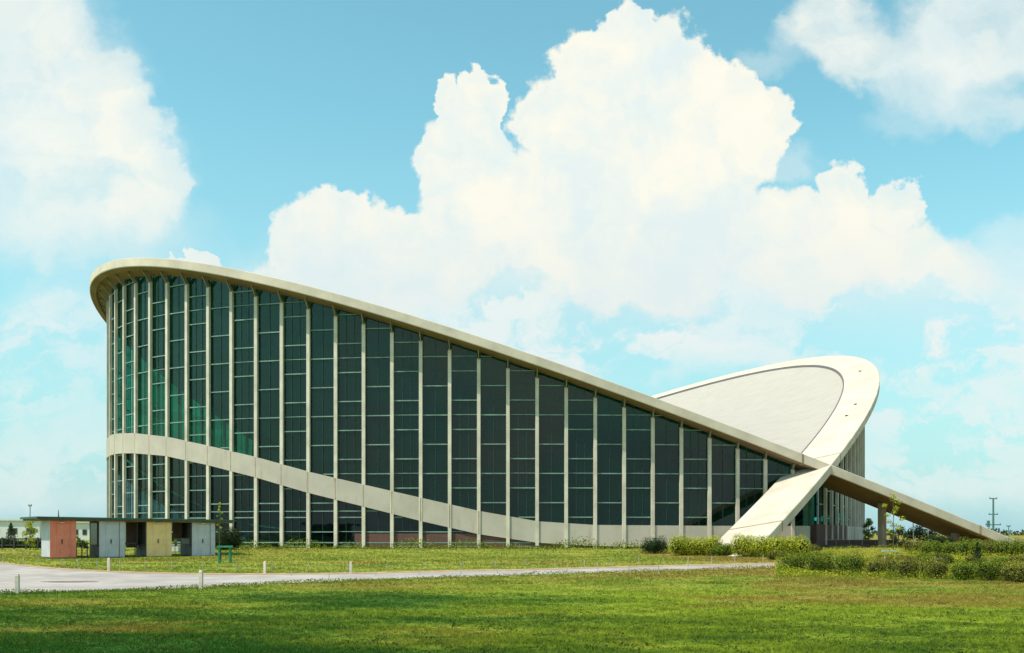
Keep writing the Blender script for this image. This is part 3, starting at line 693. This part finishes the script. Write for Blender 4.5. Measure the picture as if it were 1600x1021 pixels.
# ================================================================== GRASS
def blades(name, n, dmin, dmax, hmin, hmax, bw, label, wmul=1.):
    inv = RNG.uniform(1/dmax, 1/dmin, n); d = 1/inv; x = RNG.uniform(-1, 1, n)*(.56*d+3)
    px = 800+F*x/d; py = HY-F*(zg(d)-CAMZ)/d; fe = np.interp(px, *zip(*FARE))-1.5; ne = np.interp(px, *zip(*NEARE))
    jit = RNG.normal(size=n)*1.1
    ok = ((py < fe) | (py > ne+jit)) & ~((px > 1300) & (py < 872)); x, d = x[ok], d[ok]; n = len(x)
    # tufts
    K = 4; X = np.repeat(x, K)+RNG.normal(size=n*K)*.03; Y = np.repeat(d, K)+RNG.normal(size=n*K)*.03
    patch = .75+.35*np.sin(X*.9+2*np.sin(Y*.5))*np.sin(Y*1.1+X*.3)+.25*np.sin(X*3.1)*np.sin(Y*2.7+1)
    hh = RNG.uniform(hmin, hmax, n*K)*np.clip(patch, .35, 1.5); a = RNG.uniform(0, 6.28, n*K); w = bw*wmul*(.6+Y/60)
    lean = RNG.normal(size=(n*K, 2))*.45*hh[:, None]; Z = zg(Y)-.004
    A = np.stack([X-np.cos(a)*w, Y-np.sin(a)*w, Z], 1); B = np.stack([X+np.cos(a)*w, Y+np.sin(a)*w, Z], 1); C_ = np.stack([X+lean[:, 0], Y+lean[:, 1], Z+hh], 1)
    tag(soup(name, np.stack([A, B, C_], 1).reshape(-1, 3), 3, 'blades'), label, 'grass', kind='stuff')
blades('lawn_grass', 260000, 15, 46, .03, .10, .0065, 'short green lawn grass of the foreground')
blades('field_grass', 60000, 44, 80, .04, .12, .012, 'yellow green grass between the road and the arena')
# ragged weeds on the near edge of the road
pp = []
for i in range(7000):
    px = random.uniform(-60, 1215); py = np.interp(px, *zip(*NEARE))+abs(RNG.normal())*1.8-.4; v = at(px, py) if i % 3 == 0 else v+Vector((RNG.normal()*.12, RNG.normal()*.1, 0))
    g = .5+.5*math.sin(v.x*.9)*math.sin(v.x*.37+1)
    pp.append((v.x, v.y, float(zg(v.y))+random.uniform(0, .05+.13*g)))
tag(soup('roadside_weeds', leafquads(np.array(pp), .07), 4, 'leaf_mid'), 'ragged green weeds along the near edge of the road', 'weeds', kind='stuff')

pp = []
for i in range(1500):
    d = 1/random.uniform(1/44, 1/16); x = random.uniform(-.52, .52)*d; py = HY-F*(zg(d)-CAMZ)/d
    if py < np.interp(800+F*x/d, *zip(*NEARE))+2: continue
    r_ = random.uniform(.05, .14)
    for j in range(16): pp.append((x+RNG.normal()*r_, d+RNG.normal()*r_*.7, zg(d)+random.uniform(0, .07)))
tag(soup('lawn_weeds', leafquads(np.array(pp), .05), 4, 'leaf_weed'), 'small dark weeds scattered through the foreground lawn', 'weeds', kind='stuff')

# ================================================================== ROADSIDE POSTS
def post_proto():
    e = empty('roadside_post', (0, 0, 0)); mb = MB(); mb.box((0, 0, .33), (.17, .15, .86)); mb.build('shaft', 'postwhite', e, .015)
    MB().box((0, 0, .79), (.13, .11, .07)).build('cap', 'postwhite', e, .012); return e
posts = [(170, 893, 872, 'thick white post on the far verge, below the second booth'), (414, 896.5, 877, 'thick white post on the far verge below the left part of the glass wall'),
         (548, 897.5, 878, 'thick white post on the far verge, rightmost of the thick ones'), (314, 920, 891, 'thick white post with rusty foot on the near edge of the road'),
         (27, 928, 897, 'thick grey post at the far left edge of the near lawn')]
pr = post_proto(); first = True
for px, yb, yt, lb in posts:
    o = pr if first else copy_tree(pr); first = False; v = at(px, yb); o.location = v; s = (yb-yt)/F*v.y/.82; o.scale = (s, s, s); o.rotation_euler = (0, 0, random.uniform(-.2, .2)); tag(o, lb, 'post', 'thick posts along the road')
def stake_proto():
    mb = MB(); mb.tube((0, 0, -.1), (0, 0, .97), .020, .018, 6); mb.box((0, 0, .98), (.05, .04, .04)); me = mb.mesh('wire_stake'); return link('wire_stake', me, None, 'stake')
stk = stake_proto(); first = True
farS = [(5,880,868),(37,883,870),(60,884,871),(97.5,887,874),(122,888,874),(152,889,875),(187,890,873),(226,891,877),(269,892,876),(317,892,878),(369,893,879),(425,894,877),(482,893,878),(543,893,879),(605,891,879),(665,891,878),(724,888,877),(774,887,875),(822,884,873),(867,885,873),(913,888,875),(955,884,872),(998,882,869),(1036,882,872),(1075,887,870),(1112,882,869),(1148,881,868),(1192,882,867)]
nearS = [(455,900.5,892),(514,905,896),(587,900,891),(655,899,889),(720,901,886),(777,897,887),(834,894,884),(886,894,881),(934,892,878),(983,896,882),(1029,896,882),(1240,893,868),(1305,894,867),(1383,895,866),(1461,903,870),(1546,908,874)]
ORD = 'first second third fourth fifth sixth seventh eighth ninth tenth eleventh twelfth thirteenth fourteenth fifteenth sixteenth seventeenth eighteenth nineteenth twentieth'.split(); ORD += ['twenty-'+o_ for o_ in ORD[:9]]
for lst, lb, gr in ((farS, 'thin pale stake in the line along the far side of the road', 'thin stakes on the far side of the road'), (nearS, 'thin pale stake in the line along the near side of the road', 'thin stakes on the near side of the road')):
    for i_, (px, yb, yt) in enumerate(lst):
        o = stk if first else stk.copy()
        if not first: COL.objects.link(o)
        first = False; v = at(px, yb); o.location = v; o.scale = (1, 1, (yb-yt)/F*v.y); o.rotation_euler = (random.uniform(-.04, .04), random.uniform(-.05, .05), 0); tag(o, lb.replace('thin pale stake in the line', ORD[i_]+' thin pale stake from the left'), 'stake', gr)

# ================================================================== TICKET BOOTHS
RX, RY = .8, .6; NX, NY = -.6, .8; P0 = Vector((-28.36, 63., 0)); BZ = -.36
def rowL(px, off=0.):
    k = (px-800)/F; ox, oy = P0.x+NX*off, P0.y+NY*off
    return (k*oy-ox)/(RX-k*RY)
BO = .35; BD = 2.3; BH = 2.30
booths = [(78, 119, 'pink', 'pale_side', 'coral pink ticket booth with a pale blue side, leftmost under the canopy'),
          (155, 195, 'blue', 'shadebrown', 'pale blue ticket booth second from the left, next to the coral one'),
          (229, 268, 'yellow', 'shadegrey', 'pale yellow ticket booth with painted shade on its side and dark window'),
          (300, 336, 'blue', 'shadegrey', 'pale blue ticket booth at the right end of the canopy')]
rz = math.atan2(RY, RX)
for x0, x1, fm, sm, lb in booths:
    l0, l1 = rowL(x0, BO), rowL(x1, BO); w = l1-l0; org = P0+Vector((RX, RY, 0))*l0+Vector((NX, NY, 0))*BO; org.z = BZ
    e = empty('ticket_booth', org, rz); tag(e, lb, 'ticket booth', 'ticket booths under the long canopy')
    MB().box((w/2, BD/2, BH/2+.04), (w-.06, BD-.06, BH-.08)).build('body', sm if sm != 'pale_side' else 'blue', e)
    f = MB(); f.box((w/2, .0, BH/2+.02), (w, .05, BH-.04)); fo = f.build('front_wall', fm, e, .006)
    if sm != 'pale_side':
        MB().box((-.0, BD*.5, 1.5), (.03, BD*.62, 1.35)).build('window', 'darkpane', e); 
        MB().box((-.015, BD*.5, .80), (.09, BD*.7, .05)).build('counter', 'darkmetal', e)
    d = MB(); d.box((w*.5, -.035, 1.08), (w*.50, .03, 2.05)); dr = d.build('door', fm, e, .006)
    MB().box((w*.45, -.07, 1.02), (.06, .05, .26)).build('handle', 'handle', dr, .01)
    MB().box((w*.78, -.032, BH/2), (.02, .02, BH-.1)).build('corner_strip', 'handle' if fm == 'blue' else fm, e)
    lm = MB(); lm.box((w*.45, -.10, 2.17), (.26, .14, .07)); lm.build('lamp', 'lamp', e, .015)
    MB().box((w/2, BD/2, -.02), (w+.1, BD+.1, .12)).build('plinth', 'shadebrown', e, .01)
# canopy
lA, lB = 0., rowL(368)
cn = empty('canopy', (P0.x, P0.y, BZ), rz); tag(cn, 'long thin flat canopy with dark green edge resting on the ticket booths', 'canopy')
zl, zr = 2.18-BZ, 2.06-BZ
def slab(z_a, z_b, th, y0, y1, x0, x1):
    return MB().add([(x0, y0, z_a-th), (x1, y0, z_b-th), (x1, y1, z_b-th), (x0, y1, z_a-th), (x0, y0, z_a), (x1, y0, z_b), (x1, y1, z_b), (x0, y1, z_a)], [(0,3,2,1),(4,5,6,7),(0,1,5,4),(1,2,6,5),(2,3,7,6),(3,0,4,7)])
slab(zl, zr, .13, -.02, 4.4, -.1, lB).build('roof_slab', 'canopytop', cn, .01)
slab(zl-.13, zr-.13, .09, .12, 4.3, .05, lB-.15).build('soffit', 'canopyunder', cn)
MB().tube((rowL(98), 1.0, zl-.05), (rowL(98), 1.0, zl+.42), .04, .015, 6).build('vent_pipe', 'darkmetal', cn)
for x0, x1 in ((197, 214), (270, 296)):
    l0, l1 = rowL(x0, 2.2), rowL(x1, 2.2); hh = 1.65 if x0 < 250 else 1.05
    MB().box(((l0+l1)/2, 2.2, zl-.3-hh/2), (l1-l0, .06, hh)).build('hanging_panel', 'shadebrown', cn)
# gate poles in the gaps
def gate(px, lb, n=2):
    l = rowL(px, 1.); o = P0+Vector((RX, RY, 0))*l+Vector((NX, NY, 0))*1.; o.z = BZ; e = empty('gate', o, rz); tag(e, lb, 'gate')
    for i in range(n): MB().tube((-.32+.64*i/(max(1, n-1)), 0, 0), (-.32+.64*i/(max(1, n-1)), 0, .92), .035, .03, 8).build('post', 'darkmetal', e)
    MB().box((0, 0, .88), (.85, .07, .08)).build('top_rail', 'darkmetal', e, .01); MB().box((0, 0, .1), (.8, .05, .05)).build('bottom_rail', 'darkmetal', e)
gate(128, 'dark waist high gate between the coral booth and the blue booth', 3); gate(203, 'dark waist high gate between the blue booth and the yellow booth')
# green metal frame stand
v = at(350, 880); e = empty('metal_stand', v, .25); tag(e, 'green metal stand with four legs on the grass right of the booths', 'stand')
for i, (x, y) in enumerate(((-.27, -.2), (-.20, .25), (.30, -.2), (.36, .25))): MB().box((x, y, .42), (.10, .07, .92)).build('leg', 'greenmetal', e, .008)
MB().box((.05, .02, .90), (.86, .62, .10)).build('top', 'greenmetal', e, .01); MB().box((-.17, -.05, .45), (.07, .4, .5)).build('brace', 'darkmetal', e)
# dark fence far left, low wall on the right
v = atd(20, 80); e = empty('slat_fence', v); tag(e, 'dark low fence with posts in front of the hedge at far left', 'fence')
for i in range(8): MB().box((-3.5+i*.9, 0, .42), (.10, .10, .95)).build('post', 'darkmetal', e)
for z in (.3, .78): MB().box((-.35, .06, z), (7.2, .04, .10)).build('rail', 'darkmetal', e)
v = atd(1335, 88); e = empty('terrace_wall', v); tag(e, 'dark stepped low wall with thin railing below the right hand glass wall', 'wall')
MB().box((.2, 1.6, .30), (7.6, .5, .60)).build('upper_step', 'shadebrown', e, .01); MB().box((.2, .2, .06), (8.2, .8, .30)).build('lower_step', 'inner', e, .01)
mb = MB(); mb.tube((-3.6, .2, .62), (4., .2, .62), .02, n=6)
for i in range(8): mb.tube((-3.6+i*1.08, .2, .2), (-3.6+i*1.08, .2, .62), .02, n=6)
mb.build('railing', 'stake', e)
v = at(1391, 866); e = empty('bench', v, 0); tag(e, 'low pale green bench at the foot of the pier under the sloping leg', 'bench')
MB().box((0, 0, .2), (1.15, .35, .14)).build('seat', 'bluegreen', e, .01)
for x in (-.45, .45): MB().box((x, 0, .07), (.08, .3, .14)).build('leg', 'darkmetal', e)

# ================================================================== UTILITY POLES, FAR BUILDINGS
def upole(px, ytop, d, label, arms, r=.13):
    v = atd(px, d); e = empty('utility_pole', v); tag(e, label, 'utility pole'); z = zat(ytop, d)
    MB().tube((0, 0, -.2), (0, 0, z), r, r*.7, 8).build('shaft', 'pole', e)
    for f, w in arms:
        MB().box((0, 0, z*f), (w, .12, .14)).build('cross_arm', 'pole', e)
        for x in (-.46, .46): MB().tube((x*w, 0, z*f), (x*w, 0, z*f+.22), .06, .04, 6).build('insulator', 'pole', e)
    return e
e = upole(1552, 779, 150, 'tall utility pole with three cross arms beyond the end of the sloping leg', [(.995, 1.1), (.63, 1.3), (.39, 2.2)], .17)
MB().box((-.7, 0, 2.55), (.35, .3, .9)).build('transformer', 'pole', e, .03)
upole(1576, 821, 170, 'short pole right of the tall utility pole', [(.93, .6)], .09)
upole(47, 789, 130, 'slender utility pole above the left end of the canopy', [(.97, .35)], .07)
def house(name, px0, px1, ytop, d, dep, label, roofm, wallm, wins=6, doorm='darkpane'):
    x0, x1 = (px0-800)/F*d, (px1-800)/F*d; w = x1-x0; hh = zat(ytop, d); e = empty(name, (x0, d, 0)); tag(e, label, 'building')
    MB().box((w/2, dep/2, hh/2-.2), (w, dep, hh)).build('wall', wallm, e)
    MB().box((w/2, dep/2, hh-.05), (w+.8, dep+.8, .35)).build('roof', roofm, e)
    for i in range(wins):
        x = w*(i+.5)/wins; f = MB(); f.box((x, -.03, hh*.42), (w/wins*.5, .08, hh*.3)); fo = f.build('window', 'shadegrey', e); MB().box((x, -.08, hh*.42), (w/wins*.42, .04, hh*.24)).build('pane', 'darkpane', fo)
    return e
house('white_building', -190, 62, 812, 210, 20, 'long low white building behind the hedge at far left', 'pale', 'pale', 9)
house('white_building', 112, 166, 815, 190, 18, 'white flat building seen in the gap between the coral and blue booths', 'pale', 'pale', 4)
